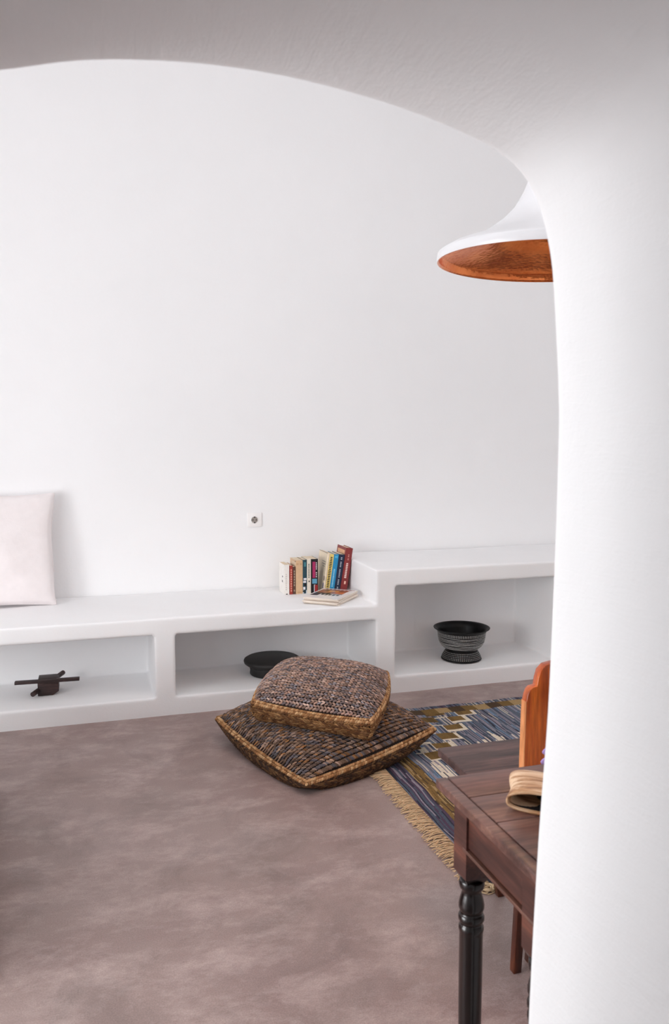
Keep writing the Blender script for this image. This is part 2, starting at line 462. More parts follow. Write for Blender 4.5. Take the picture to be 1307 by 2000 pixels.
    # curled corner strands
    for k in range(16):
        r = random.uniform(.012, .028); a0 = random.uniform(0, 6)
        pts = [(-.02+r*math.cos(a0+t), -.018+r*.8*math.sin(a0+t)-.012*random.random(), .006+.004*math.sin(t+k)) for t in np.linspace(0, 4.5, 12)]
        v_, f_ = tube_geo(pts, .0017, 5); g.add(v_, f_, srgb(214, 188, 152)[:3])
    o = g.build('fringe', M_fringe, root); o['kind'] = 'stuff'; o['label'] = 'tan knotted fringe along the short end'
    return root
build_rug()

# ------------------------------------------------------------------ knitted floor cushions
sph_v, sph_f = None, None
def capsule(nu=8, nv=6):
    v = []; f = []
    for i in range(nv+1):
        t = i/nv*PI; z = -math.cos(t); r = math.sin(t)**.75
        for k in range(nu): a = 2*PI*k/nu; v.append((z, r*math.cos(a), r*math.sin(a)))
    for i in range(nv):
        for k in range(nu): f.append((i*nu+k, i*nu+(k+1) % nu, (i+1)*nu+(k+1) % nu, (i+1)*nu+k))
    return np.array(v), np.array(f)
CV, CF = capsule()
class Stitches:
    def __init__(s): s.v = []; s.f = []; s.c = []; s.n = 0
    def add(s, p, d, n, hl, r, col):
        d = d/np.linalg.norm(d); n = n-d*(n@d); n = n/np.linalg.norm(n); b = np.cross(d, n)
        P = p+CV[:, :1]*hl*d+CV[:, 1:2]*r*b+CV[:, 2:3]*r*.85*n
        s.v.append(P); s.f.append(CF+s.n); s.n += len(CV)
        c = np.ones((len(CV), 4)); c[:, :3] = col; s.c.append(c)
    def build(s, name, parent):
        o = from_py(name, np.concatenate(s.v), np.concatenate(s.f), M_yarn, parent, True)
        a = o.data.color_attributes.new('tint', 'FLOAT_COLOR', 'POINT')
        a.data.foreach_set('color', np.concatenate(s.c).astype(np.float32).ravel())
        return o
def floor_cushion(name, label, corners, zs, top_h, band_c, band_m, round_, rows, pal, loc, rowaxis=1, floor_sag=0, side_pal=()):
    """corners L,F,R,B in world x,y; zs seam heights there."""
    root = empty(name, loc, 0, label, 'cushion')
    L, Fc, Rr, B = [np.array(c, float)-np.array(loc[:2]) for c in corners]
    zL, zF, zR, zB = [z-loc[2] for z in zs]
    # u: F->L is v direction ; F->R is u direction
    def plan(u, v):
        k = 1-round_
        uu = u*(1-round_*v*v)*(1+.015*(1-v*v)); vv = v*(1-round_*u*u)*(1+.015*(1-u*u))
        a, b = (uu+1)/2, (vv+1)/2
        p = Fc*(1-a)*(1-b)+Rr*a*(1-b)+L*(1-a)*b+B*a*b
        z = zF*(1-a)*(1-b)+zR*a*(1-b)+zL*(1-a)*b+zB*a*b
        return p, z
    def edge_band(u, v):
        m = max(abs(u), abs(v)); q = min(abs(u), abs(v)) if m > .999 else 0
        return band_c+(band_m-band_c)*(1-q**3)
    def top(u, v):
        p, z = plan(u, v)
        h = top_h*(max(0, (1-abs(u)**3.0)*(1-abs(v)**3.0)))**.62
        lump = .006*math.sin(5*u+2*v+1)*(1-u*u)*(1-v*v)
        return np.array([p[0], p[1], z+h+lump])
    def perim(t):
        t = t % 4; k = int(t); q = (t-k)*2-1
        return [(q, -1), (1, q), (-q, 1), (-1, -q)][k]
    cen = (L+Fc+Rr+B)/4
    def side(t, w):     # w 0 at the top seam, 1 at the bottom seam
        u, v = perim(t); p, z = plan(u, v); bnd = edge_band(u, v)
        out = p-cen; out = out/np.linalg.norm(out)
        bul = .012*math.sin(w*PI)-.03*w*w
        return np.array([*(p+out*bul), z-bnd*w])
    def fr(fn, a, b, h=.01):
        p = fn(a, b); da = fn(a+h, b)-fn(a-h, b); db = fn(a, b+h)-fn(a, b-h); n = np.cross(da, db)
        return p, da/(2*h), db/(2*h), n/np.linalg.norm(n)
    # inner body
    g = Geo(); n = 40
    vv = []; ff = []
    for i in range(n+1):
        for j in range(n+1): vv.append(top(-1+2*i/n, -1+2*j/n)-np.array([0, 0, .004]))
    for i in range(n):
        for j in range(n): a = i*(n+1)+j; ff.append((a, a+n+1, a+n+2, a+1))
    g.add(vv, ff)
    nt_ = 160; vv = []; ff = []
    for w in np.linspace(0, 1, 7):
        for k in range(nt_):
            p = side(4*k/nt_, w); p = p-np.array([*(p[:2]-cen)*.01, .004]); vv.append(p)
    for r in range(6):
        for k in range(nt_): ff.append((r*nt_+k, r*nt_+(k+1) % nt_, (r+1)*nt_+(k+1) % nt_, (r+1)*nt_+k))
    g.add(vv, ff)
    # underside: bulges down a little, toward loc z
    vv = []; ff = []; rr = 6
    for r in range(rr+1):
        s_ = 1-r/rr
        for k in range(nt_):
            p = side(4*k/nt_, 1.0); q = np.array([*(cen+(p[:2]-cen)*s_), 0]); zz = p[2]-.004
            low = floor_sag
            q[2] = zz*s_**3+low*(1-s_**3); vv.append(q)
    for r in range(rr):
        for k in range(nt_): ff.append((r*nt_+k, (r+1)*nt_+k, (r+1)*nt_+(k+1) % nt_, r*nt_+(k+1) % nt_))
    g.add(vv, ff)
    g.build('inner_pad', M_under, root, True)
    # knitted top
    S_ = Stitches()
    def pick(i, j, seed=0):
        # yarn colour runs along the row, mixed stitch to stitch
        a = .5+.5*math.sin(j*1.7+i*.11+seed)+.25*math.sin(j*.53+i*.05)
        c = pal[int(rng.integers(0, len(pal)))] if rng.random() < .62 else pal[int(abs(a)*len(pal)) % len(pal)]
        return np.array(c)*rng.uniform(.65, 1.6)
    nrow, ncol = rows[:2]
    for j in range(nrow):
        b = -1+(j+.5)*2/nrow
        for i in range(ncol):
            a = -1+(i+.5)*2/ncol
            for s in ((-1, 1) if rowaxis != 1 else (1,)):
                aa = a; bb = b+(s*.43/nrow if rowaxis != 1 else 0)
                if rowaxis == 1: p, da, db, nn = fr(top, aa*.985, bb*.985)
                else: p, db, da, nn = fr(top, bb*.985, aa*.985); 
                if rowaxis != 1 and nn[2] < 0: nn = -nn
                du = da*(2/ncol)*(.8 if rowaxis != 1 else 1.3); dv = db*(1/nrow)*(.5 if rowaxis != 1 else -1.1)
                d = du+s*dv+rng.normal(0, .0012, 3)
                p = p+nn*(.001+rng.uniform(-.0015, .0015))
                S_.add(p, d, nn, np.linalg.norm(d)*.70, np.linalg.norm(db)*(1/nrow)*(.34 if rowaxis != 1 else .50), pick(i, j, s*.3))
    o = S_.build('knitted_top', root)
    # band stitches
    S_ = Stitches(); nt2 = rows[2]; nr2 = rows[3]
    tan = [srgb(*c)[:3] for c in side_pal]
    for r in range(nr2):
        w_ = (r+.6)/nr2
        for k in range(nt2):
            t = 4*k/nt2
            for s in (-1, 1):
                p, dt, dw, nn = fr(side, t, min(.99, w_+s*.23/nr2), .004)
                if nn[:2]@(p[:2]-cen) < 0: nn = -nn
                d = dt*(4/nt2)*1.15+(1 if r % 2 else -1)*dw*(1/nr2)*.32+rng.normal(0, .001, 3)
                S_.add(p+nn*.001, d, nn, np.linalg.norm(d)*.70, max(.0036, np.linalg.norm(dw)/nr2*.24), np.array(tan[int(rng.integers(0, 5))])*rng.uniform(.6, 1.0))
    S_.build('knitted_side_band', root)
    # corded seam of slanted thick stitches
    S_ = Stitches(); nt3 = int(nt2*1.25)
    tan2 = [srgb(182, 140, 98)[:3], srgb(160, 116, 76)[:3], srgb(196, 158, 116)[:3], srgb(140, 100, 66)[:3]]
    for k in range(nt3):
        t = 4*k/nt3
        p, dt, dw, nn = fr(side, t, .04, .004)
        if nn[:2]@(p[:2]-cen) < 0: nn = -nn
        for s in (-1, 1):
            off = np.array([0, 0, 1.])*.007 if s > 0 else np.array([0, 0, -1.])*.002
            out = np.array([*(p[:2]-cen), 0]); out /= np.linalg.norm(out)
            d = dt*(4/nt3)*1.1+np.array([0, 0, .007*(1 if s < 0 else .3)])+out*(-.006 if s > 0 else 0)
            S_.add(p+off+out*(.004 if s < 0 else -.005), d, nn if s < 0 else np.array([*out[:2]*.4, 1.]), np.linalg.norm(d)*.66, .0062, np.array(tan2[int(rng.integers(0, 4))])*rng.uniform(.85, 1.1))
    S_.build('corded_seam', root)
    return root
palA = [srgb(*c)[:3] for c in ((122, 98, 82), (104, 82, 68), (88, 72, 64), (96, 90, 92), (146, 120, 102), (132, 94, 62), (84, 78, 82), (142, 120, 108), (98, 78, 64))]
palB = [srgb(*c)[:3] for c in ((150, 124, 110), (130, 106, 94), (116, 100, 96), (122, 116, 120), (166, 142, 130), (152, 122, 108), (108, 96, 96), (142, 118, 110))]
floor_cushion('floor_cushion', 'large knitted brown and grey floor cushion lying on the cement floor under another',
              [(.510, 3.49), (.75, 2.79), (1.40, 3.03), (1.16, 3.73)], (.10, .048, .115, .12), .105, .022, .085, .035, (45, 84, 190, 4), palA, (.95, 3.25, 0), 1, .004, ((104, 74, 50), (88, 62, 44), (70, 50, 38), (124, 92, 62), (78, 60, 50)))
floor_cushion('floor_cushion', 'smaller knitted cushion with tan braided edge stacked on top of the large one',
              [(.604, 3.20), (1.045, 2.83), (1.345, 3.42), (.90, 3.78)], (.252, .238, .262, .262), .075, .085, .070, .085, (28, 34, 160, 4), palB, (.97, 3.3, .14), 0, .055, ((146, 106, 68), (122, 84, 52), (104, 70, 46), (168, 128, 86), (132, 96, 66)))

# ------------------------------------------------------------------ console table
TX0, TX1, TY0, TY1, TZ = .563, 1.50, .868, 1.226, .75
def build_table():
    root = empty('console_table', (TX0, TY0, 0), 0, 'dark brown wooden table with turned legs at the right pillar edge', 'table')
    ox, oy = TX0, TY0
    bm = bmesh.new(); th = .016
    W = TX1-TX0; D = TY1-TY0
    yb = 1.141-oy; yc = 1.050-oy
    for (a, b) in ((yb+.0008, D), (yc+.0008, yb-.0008), (0, yc-.0008)):
        box(bm, (.0215, a, TZ-th), (W, b, TZ))
    box(bm, (0, 0, TZ-th), (.020, D, TZ))          # edge strip across the board ends
    o = from_bm('tabletop', bm, M_table, root); bevel(o, .002, 2)
    # thin moulding under the top
    # aprons
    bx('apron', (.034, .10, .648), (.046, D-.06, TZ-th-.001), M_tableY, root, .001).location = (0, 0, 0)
    bx('apron_rail', (.030, .075, .638), (.05, D-.045, .644), M_rail, root, .001)
    bx('apron', (.06, D-.042, .64), (W-.06, D-.028, TZ-th), M_table, root, .001)
    bx('apron', (.06, .086, .64), (W-.06, .100, TZ-th), M_table, root, .001)
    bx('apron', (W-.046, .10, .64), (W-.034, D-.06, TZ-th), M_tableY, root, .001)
    # turned legs: square block, ring, vase, rings, long tapered round shaft
    pf = [(0, .580), (.0195, .580), (.0218, .576), (.0222, .570), (.0208, .564), (.0172, .560), (.0165, .557), (.0178, .552), (.0205, .543), (.0222, .534), (.0222, .528), (.0202, .522), (.0176, .519),
          (.0205, .517), (.0226, .512), (.0226, .507), (.0205, .503), (.0178, .500), (.0195, .498), (.0216, .494), (.0220, .489), (.0208, .485), (.0204, .48), (.0205, .40), (.0198, .28), (.0180, .14), (.0155, .012), (.014, 0), (0, 0)]
    for lx in (.054, W-.054):
        for ly in (.094, D-.036):
            leg = lathe_obj('leg', pf, M_leg, root, 40); leg.location = (lx, ly, 0)
            bmb = bmesh.new(); box(bmb, (-.0235, -.0235, .59), (.0235, .0235, TZ-th-.001))
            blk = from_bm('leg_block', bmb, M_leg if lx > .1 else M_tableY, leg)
            # chamfer down to the turning
            bm2 = bmesh.new(); vs = [bm2.verts.new((x, y, .59)) for x, y in ((-.0235, -.0235), (.0235, -.0235), (.0235, .0235), (-.0235, .0235))]
            ws = [bm2.verts.new((x, y, .577)) for x, y in ((-.016, -.016), (.016, -.016), (.016, .016), (-.016, .016))]
            for k in range(4): bm2.faces.new((vs[k], vs[(k+1) % 4], ws[(k+1) % 4], ws[k]))
            bm2.faces.new(ws)
            from_bm('leg_chamfer', bm2, M_leg, leg)
    return root
build_table()

# ------------------------------------------------------------------ bark roll on the table
def mat_bark():
    m, nt, b = nmat('pale_tan_bark')
    v = coords(nt, (8, 60, 60))
    nt.links.new(ramp(nt, noise(nt, v, 1.0, 5, .6, .4), [(.34, srgb(120, 74, 44)), (.46, srgb(186, 140, 98)), (.6, srgb(232, 204, 172)), (.75, srgb(206, 160, 118))]), b.inputs['Base Color'])
    b.inputs['Roughness'].default_value = .5
    bump(nt, b, noise(nt, v, 2, 4), .4, .002); return m
M_bark = mat_bark()
def build_roll():
    root = empty('bark_roll', (.615, 1.078, .7505), math.radians(-36), 'pale tan hollow flattened roll lying on the dark table by the pillar', 'ornament')
    W2, Hh, Lr = .068, .0175, .092
    def ring(off, y, k):
        out = []
        for i in range(48):
            a = 2*PI*i/48
            c, s = math.cos(a), math.sin(a)
            x = W2+(W2-off)*abs(c)**.75*(1 if c > 0 else -1)
            z = Hh+(Hh-off)*abs(s)**.8*(1 if s > 0 else -1)
            z += .002*math.sin(x*40+y*20)*(1 if s > 0 else .4)+(.0015 if s > 0 else 0)
            x += .004*math.sin(y*50)*(1 if c < 0 else 0)
            out.append((x, y, max(z, .0005)))
        return out
    g = Geo(); ys = np.linspace(0, Lr, 9)
    V_ = []; 
    for y in ys: V_ += ring(0 if 0 < y < Lr else .001, y, 0)
    for y in ys[::-1]: V_ += ring(.0045, y, 1)
    n = 48; R_ = len(V_)//n; F_ = []
    for r in range(R_-1):
        for k in range(n): F_.append((r*n+k, r*n+(k+1) % n, (r+1)*n+(k+1) % n, (r+1)*n+k))
    # close the ring at the start
    for k in range(n): F_.append(((R_-1)*n+k, (R_-1)*n+(k+1) % n, (k+1) % n, k))
    g.add(V_, F_); o = g.build('bark_shell', M_bark, root, True, True)
    li = []
    for y in (.006, Lr-.006): li += ring(.0048, y, 2)
    F_ = [(k, (k+1) % n, n+(k+1) % n, n+k) for k in range(n)]+[tuple(range(n, 2*n))]
    g2 = Geo(); g2.add(li, F_); g2.build('hollow_shade', plain('hollow_shade_dark', srgb(26, 20, 22), .9, 0, .2, 50), root, True)  # near-black inner sheet and end cap stand in for shade inside the hollow
    return root
build_roll()

# ------------------------------------------------------------------ purple flower in a small vase behind the pillar edge
def build_flower():
    root = empty('flower_vase', (.845, 1.175, .75), 0, 'small vase of lilac blossoms on the table, mostly behind the pillar', 'vase')
    lathe_obj('vase_body', [(0, 0), (.018, 0), (.024, .012), (.022, .03), (.012, .042), (.010, .05), (.0125, .054), (.0105, .054), (.008, .048), (0, .044)], M_white_paint, root, 32)
    Mst = plain('green_stem', srgb(70, 96, 50), .6); Mp = plain('lilac_petal', srgb(178, 148, 206), .6, 0, .12, 60)
    g = Geo(); P0 = Vector((0, 0, .045))
    tips = [(-.070, .022, .040), (-.073, .022, .022), (-.03, .02, .08), (.02, 0, .09), (.04, -.02, .06), (-.05, -.02, .03)]
    for t in tips:
        t = Vector(t); mid = (P0+t)/2+Vector((0, 0, .02)); v_, f_ = tube_geo([P0, mid, t], .001, 5); g.add(v_, f_)
    g.build('stem', Mst, root)
    for t in tips:
        g = Geo()
        for k in range(5):
            a = k*2*PI/5; d = np.array([math.cos(a)*.5, math.sin(a)*.4, 1.2*math.sin(a+.9)]); d /= np.linalg.norm(d)
            P = np.array(t)+d*.008+CV[:, :1]*.012*d+CV[:, 1:2]*.007*np.cross(d, [.3, .9, .1])+CV[:, 2:3]*.002*np.cross(d, np.cross(d, [.3, .9, .1]))
            g.add(P, CF)
        g.build('blossom', Mp, root)
    return root
build_flower()

# ------------------------------------------------------------------ chair
def prism(name, outline, y0, y1, mat, parent, bev=.002, shear=0.0):
    bm = bmesh.new()
    a = [bm.verts.new((x, y0+shear*z, z)) for x, z in outline]; b = [bm.verts.new((x, y1+shear*z, z)) for x, z in outline]
    n = len(outline)
    bm.faces.new(a); bm.faces.new(b[::-1])
    for i in range(n): bm.faces.new((a[i], b[i], b[(i+1) % n], a[(i+1) % n]))
    o = from_bm(name, bm, mat, parent)
    if bev: bevel(o, bev, 2)
    return o
def build_chair():
    cxx = 1.165
    root = empty('wooden_chair', (cxx, 1.84, 0), 0, 'rustic wooden chair with a scalloped orange backrest behind the table', 'chair')
    oy = 1.84
    bx('seat', (-.218, 1.645-oy, .425), (.218, 2.052-oy, .45), M_seat, root, .004)
    half = [(-.168, .43), (-.166, .60), (-.164, .706), (-.161, .721), (-.156, .733), (-.148, .739), (-.136, .741), (-.135, .746), (-.133, .760), (-.127, .779), (-.113, .792), (-.091, .796), (-.04, .80), (0, .803)]
    outl = half+[(-x, z) for x, z in half[-2::-1]]
    br = prism('backrest', outl, 1.66-oy, 1.684-oy, M_chair, root, .002)
    # left edge strip of the board, its paler colour standing in for side light
    edge = [(-.1695, .43), (-.1675, .60), (-.1655, .705), (-.1635, .705), (-.1655, .60), (-.1675, .43)]
    prism('backrest_lit_edge', edge, 1.6605-oy, 1.6835-oy, M_lit_edge, br, 0)
    # splayed square legs
    def leg(name, top, foot, w, d, side=1):
        bm = bmesh.new(); T = Vector(top); Fo = Vector(foot)
        vs = []
        for P, s in ((Fo, .85), (T, 1.0)):
            vs.append([bm.verts.new((P.x+sx*w/2*s, P.y+sy*d/2*s, P.z)) for sx, sy in ((-1, -1), (1, -1), (1, 1), (-1, 1))])
        bm.faces.new(vs[0]); bm.faces.new(vs[1])
        for k in range(4): bm.faces.new((vs[0][k], vs[0][(k+1) % 4], vs[1][(k+1) % 4], vs[1][k]))
        o = from_bm(name, bm, M_legw, root); bevel(o, .0015); return o
    leg('leg', (1.030-cxx, 1.70-oy, .425), (1.000-cxx, 1.685-oy, 0), .026, .024)
    leg('leg', (1.062-cxx+.04, 1.70-oy, .425), (1.075-cxx, 1.71-oy, 0), .07, .024)
    leg('leg', (1.045-cxx, 1.99-oy, .425), (1.11-cxx+.02, 2.0-oy, 0), .026, .024)
    leg('leg', (1.30-cxx, 1.99-oy, .425), (1.33-cxx, 2.0-oy, 0), .026, .024)
    leg('leg', (1.30-cxx, 1.70-oy, .425), (1.33-cxx, 1.685-oy, 0), .026, .024)
    return root
M_legw = wood('chair_leg_wood', srgb(44, 18, 12), srgb(92, 44, 26), srgb(150, 84, 52), 2, 1.2, .35)
build_chair()

# ------------------------------------------------------------------ pendant lamp
def build_lamp():
    cx0, cy0, cz0 = 1.182, 1.90, 1.811
    root = empty('pendant_lamp', (cx0, cy0, cz0), 0, 'white horn-shaped pendant lamp with a copper inside hanging behind the arch', 'lamp')
    r = .293
    out = [(r, -.006), (r+.002, .0), (r, .016), (r-.004, .019), (r-.030, .034), (r*.66, .058), (r*.55, .078), (r*.435, .103), (r*.33, .135), (r*.255, .175), (r*.205, .215), (r*.165, .27), (r*.135, .33), (r*.115, .38), (r*.10, .40), (r*.03, .405), (.004, .405)]
    sh = lathe_obj('shade', out, M_white_paint, root, 96)
    inn = [(r, -.006), (r-.0025, -.0065), (r-.006, .0), (r-.007, .014), (r-.014, .018), (r-.034, .0295), (r*.64, .052), (r*.53, .072), (r*.415, .097), (r*.31, .13), (r*.235, .17), (r*.185, .21), (r*.145, .27), (r*.115, .33), (0, .36)]
    lathe_obj('copper_lining', inn, M_copper, root, 96)
    for nm in ('shade', 'copper_lining'): pass
    root.rotation_euler = (math.radians(2.2), math.radians(1.0), 0)
    v, f = tube_geo([(0, 0, .40), (0, 0, ZC-cz0+.0)], .003, 8)
    from_py('cable', v, f, M_white_paint, root, True)
    pl = bpy.data.lights.new('copper_rim_fill', 'POINT'); pl.energy = 6; pl.color = (1, .8, .55); pl.shadow_soft_size = .03  # added fill to brighten the copper inside, not a lit bulb
    po = bpy.data.objects.new('copper_rim_fill', pl); COL.objects.link(po); po.location = (cx0, cy0, cz0+.085)
    # bulb
    lathe_obj('bulb', [(0, .13), (.018, .134), (.028, .15), (.03, .165), (.022, .185), (.014, .205), (.013, .25), (0, .25)], plain('frosted_bulb', srgb(235, 232, 225), .3, 0, .01, 10, 0), root, 32)
    return root
build_lamp()

# ------------------------------------------------------------------ wall socket
def build_socket():
    root = empty('wall_socket', (.918, YB, .884), 0, 'square white power socket on the back wall above the bench', 'socket')
    o = bx('face_plate', (-.043, -.009, -.041), (.043, 0, .041), M_plastic, root, .003)
    bm = bmesh.new()
    # round recess ring
    prof_ = [(.0205, 0), (.0225, -.0015), (.0205, -.003), (.0195, -.002), (.0185, .008)]
    v, f = lathe([(r_, z_) for r_, z_ in prof_], 40)
    v = [(x, z-.009, y) for x, y, z in v]
    from_py('recess_ring', v, f, M_plastic, root, True, True)
    v, f = lathe([(0, 0), (.0185, 0)], 40); v = [(x, -.0095, y) for x, y, z in v]
    from_py('recess', v, f, M_socket_grey, root, False, True)
    for sx in (-1, 1):
        bx('pin_hole', (sx*.0095-.0028, -.0102, -.0028), (sx*.0095+.0028, -.0096, .0028), M_dark, root, 0)
    for sz in (-1, 1):
        bx('earth_clip', (-.0035, -.0108, sz*.0165-.004), (.0035, -.0096, sz*.0165+.004), M_dark, root, 0)
    bx('earth_clip', (-.0215, -.0108, -.006), (-.0165, -.0096, .006), M_dark, root, 0)
    return root
build_socket()

# ------------------------------------------------------------------ leaning cushion at the left
def build_pillow():
    root = empty('bench_cushion', (-.478, 4.37, .487), 0, 'big off-white square cushion leaning on the wall at the left end of the bench', 'cushion')
    hw, hh, T = .30, .292, .085
    tilt = math.radians(-9); n = 56
    ct, st = math.cos(tilt), math.sin(tilt)
    def P(u, v, s):
        pu = u*(1-.055*(1-v*v)-.01*math.sin(6*v)) ; pv = v*(1-.045*(1-u*u))
        if abs(u) > .9 and abs(v) > .9: pu *= 1.008; pv *= 1.004
        t = T*(max(0, (1-u*u)*(1-v*v)))**.42+.004
        t *= 1+.05*math.sin(7*u+3*v)+.04*math.sin(11*v-4*u)
        x, y, z = pu*hw, s*t, pv*hh+hh
        z = z if v > -.999 else z
        return Vector((x, y*ct-z*st, y*st+z*ct))
    g = Geo()
    for s in (-1, 1):
        V_ = [P(-1+2*i/n, -1+2*j/n, s) for i in range(n+1) for j in range(n+1)]
        F_ = [(i*(n+1)+j, (i+1)*(n+1)+j, (i+1)*(n+1)+j+1, i*(n+1)+j+1) for i in range(n) for j in range(n)]
        if s > 0: F_ = [q[::-1] for q in F_]
        g.add(V_, F_)
    o = g.build('cover', M_linen, root)
    tx2 = bpy.data.textures.new('creases', 'CLOUDS'); tx2.noise_scale = .12
    m = o.modifiers.new('creases', 'DISPLACE'); m.texture = tx2; m.strength = .012; m.mid_level = .5
    pts = []
    for k in range(4*40):
        t = k/40; e_ = int(t); q = (t-e_)*2-1; u, v = [(q, -1), (1, q), (-q, 1), (-1, -q)][e_]; pts.append(P(u, v, 0))
    pts.append(pts[0]); v_, f_ = tube_geo(pts, .0035, 6)
    from_py('piping', v_, f_, M_linen, root, True)
    return root
build_pillow()

# ------------------------------------------------------------------ unseen dark block added outside the left edge to shade the floor there
def build_shade_block():
    root = empty('shade_block', (-.715, 2.6, 0), 0, 'added unseen dark padded block shading the left edge of the floor', 'shade_block')
    Mo = plain('dark_brown_upholstery', srgb(52, 42, 40), .85, 0, .15, 40, .2)
    bevel(bx('seat_pad', (-.36, -.62, .30), (.36, .62, .46), Mo, root, 0), .035, 4)
    bevel(bx('base', (-.35, -.61, .035), (.35, .61, .298), Mo, root, 0), .01, 2)
    for sx in (-1, 1):
        for sy in (-1, 1): bx('foot', (sx*.30-.02, sy*.55-.02, 0), (sx*.30+.02, sy*.55+.02, .034), M_darkwood, root, .002)
build_shade_block()

# ------------------------------------------------------------------ wooden pulley block in the left niche
def build_block():
    root = empty('wooden_block', (-.215, 4.1, ns+.003), 0, 'dark wooden block with two crossed bars in the leftmost niche', 'ornament')
    bm = bmesh.new()
    outl = [(-.048, 0), (.022, 0), (.050, .018), (.050, .074), (-.048, .070)]
    a = [bm.verts.new((x, -.04, z)) for x, z in outl]; b = [bm.verts.new((x, .06, z)) for x, z in outl]
    bm.faces.new(a); bm.faces.new(b[::-1])
    for i in range(5): bm.faces.new((a[i], b[i], b[(i+1) % 5], a[(i+1) % 5]))
    bevel(from_bm('block', bm, M_darkwood, root), .003)
    Mx = Matrix.Rotation(math.radians(-3), 4, 'Z')
    bx('cross_bar', (-.150, -.05, .066), (.150, -.022, .080), M_darkwood, root, .001, Mx)
    bx('top_plate', (-.045, -.03, .073), (.040, .050, .081), M_darkwood, root, .001)
    v_, f_ = tube_geo([(-.070, -.075, .022), (.066, .155, .056)], .012, 8)
    from_py('peg', v_, f_, M_darkwood, root, False)
    return root
build_block()

# ------------------------------------------------------------------ black stool in the middle niche
def build_stool():
    root = empty('low_stand', (.922, 4.12, ns+.002), 0, 'low round black stand in the middle niche, half hidden by the cushions', 'stand')
    lathe_obj('disc_top', [(0, .084), (.140, .084), (.150, .078), (.153, .071), (.150, .061), (.140, .053), (.122, .046), (0, .046)], M_blackwood, root, 72)
    lathe_obj('pedestal', [(.10, .05), (.120, .047), (.123, .04), (.118, .024), (.120, .004), (.117, 0), (0, 0)], M_blackwood, root, 72)
    return root
build_stool()

# ------------------------------------------------------------------ footed metal bowl
def build_bowl():
    root = empty('metal_bowl', (2.028, 4.085, ns+.002), 0, 'black footed metal bowl with pierced silver rings in the right niche', 'bowl')
    outp = [(0.045, .062), (.09, .064), (.115, .074), (.132, .09), (.143, .110), (.148, .132), (.152, .160), (.155, .176), (.166, .186), (.177, .192), (.179, .196), (.175, .198), (.164, .192), (.151, .182), (.147, .16), (.141, .12), (.125, .09), (.09, .072), (0, .07)]
    lathe_obj('bowl_body', outp, M_black_metal, root, 96)
    lathe_obj('foot', [(.095, .066), (.098, .06), (.108, .045), (.119, .026), (.126, .010), (.129, .004), (.127, 0), (.120, 0), (.112, .024), (.098, .05), (.09, .062)], M_black_metal, root, 96)
    # silver rings on the body
    g = Geo()
    for k, z in enumerate(np.linspace(.076, .150, 9)):
        # radius by interpolation of outer profile
        zs_ = [p[1] for p in outp[:8]]; rs_ = [p[0] for p in outp[:8]]
        ph = random.uniform(0, 6)
        pts = []
        for i in range(73):
            a_ = 2*PI*i/72; zz = z+.0016*math.sin(3*a_+ph); r_ = float(np.interp(zz, zs_, rs_))+.0006
            pts.append((r_*math.cos(a_), r_*math.sin(a_), zz))
        v_, f_ = tube_geo(pts, .0017, 5); g.add(v_, f_)
    g.build('ring_inlay', M_silver, root)
    g = Geo()
    def dots(g, z, r_, n, s, tilt=0):
        for i in range(n):
            a_ = 2*PI*i/n
            c = np.array([r_*math.cos(a_), r_*math.sin(a_), z]); t = np.array([-math.sin(a_), math.cos(a_), tilt]); nn = np.array([math.cos(a_), math.sin(a_), 0]); up_ = np.cross(nn, t)
            g.add(c+CV[:, :1]*s*t+CV[:, 1:2]*s*.55*up_+CV[:, 2:3]*.0009*nn, CF)
    for z in (.159, .165, .171): dots(g, z, float(np.interp(z, [p[1] for p in outp[:8]], [p[0] for p in outp[:8]]))+.0004, 90, .0028, .8)
    fz = [.004, .010, .026, .045, .060]; frd = [.129, .126, .119, .108, .098]
    g.build('dotted_inlay', M_silver, root); g = Geo()
    for z in (.014, .022, .031, .040, .049): dots(g, z, float(np.interp(z, fz, frd))+.0006, 64, .0034, .0)
    g.build('foot_inlay', M_silver, root)
    root.scale = (.9, .9, .93)
    return root
build_bowl()

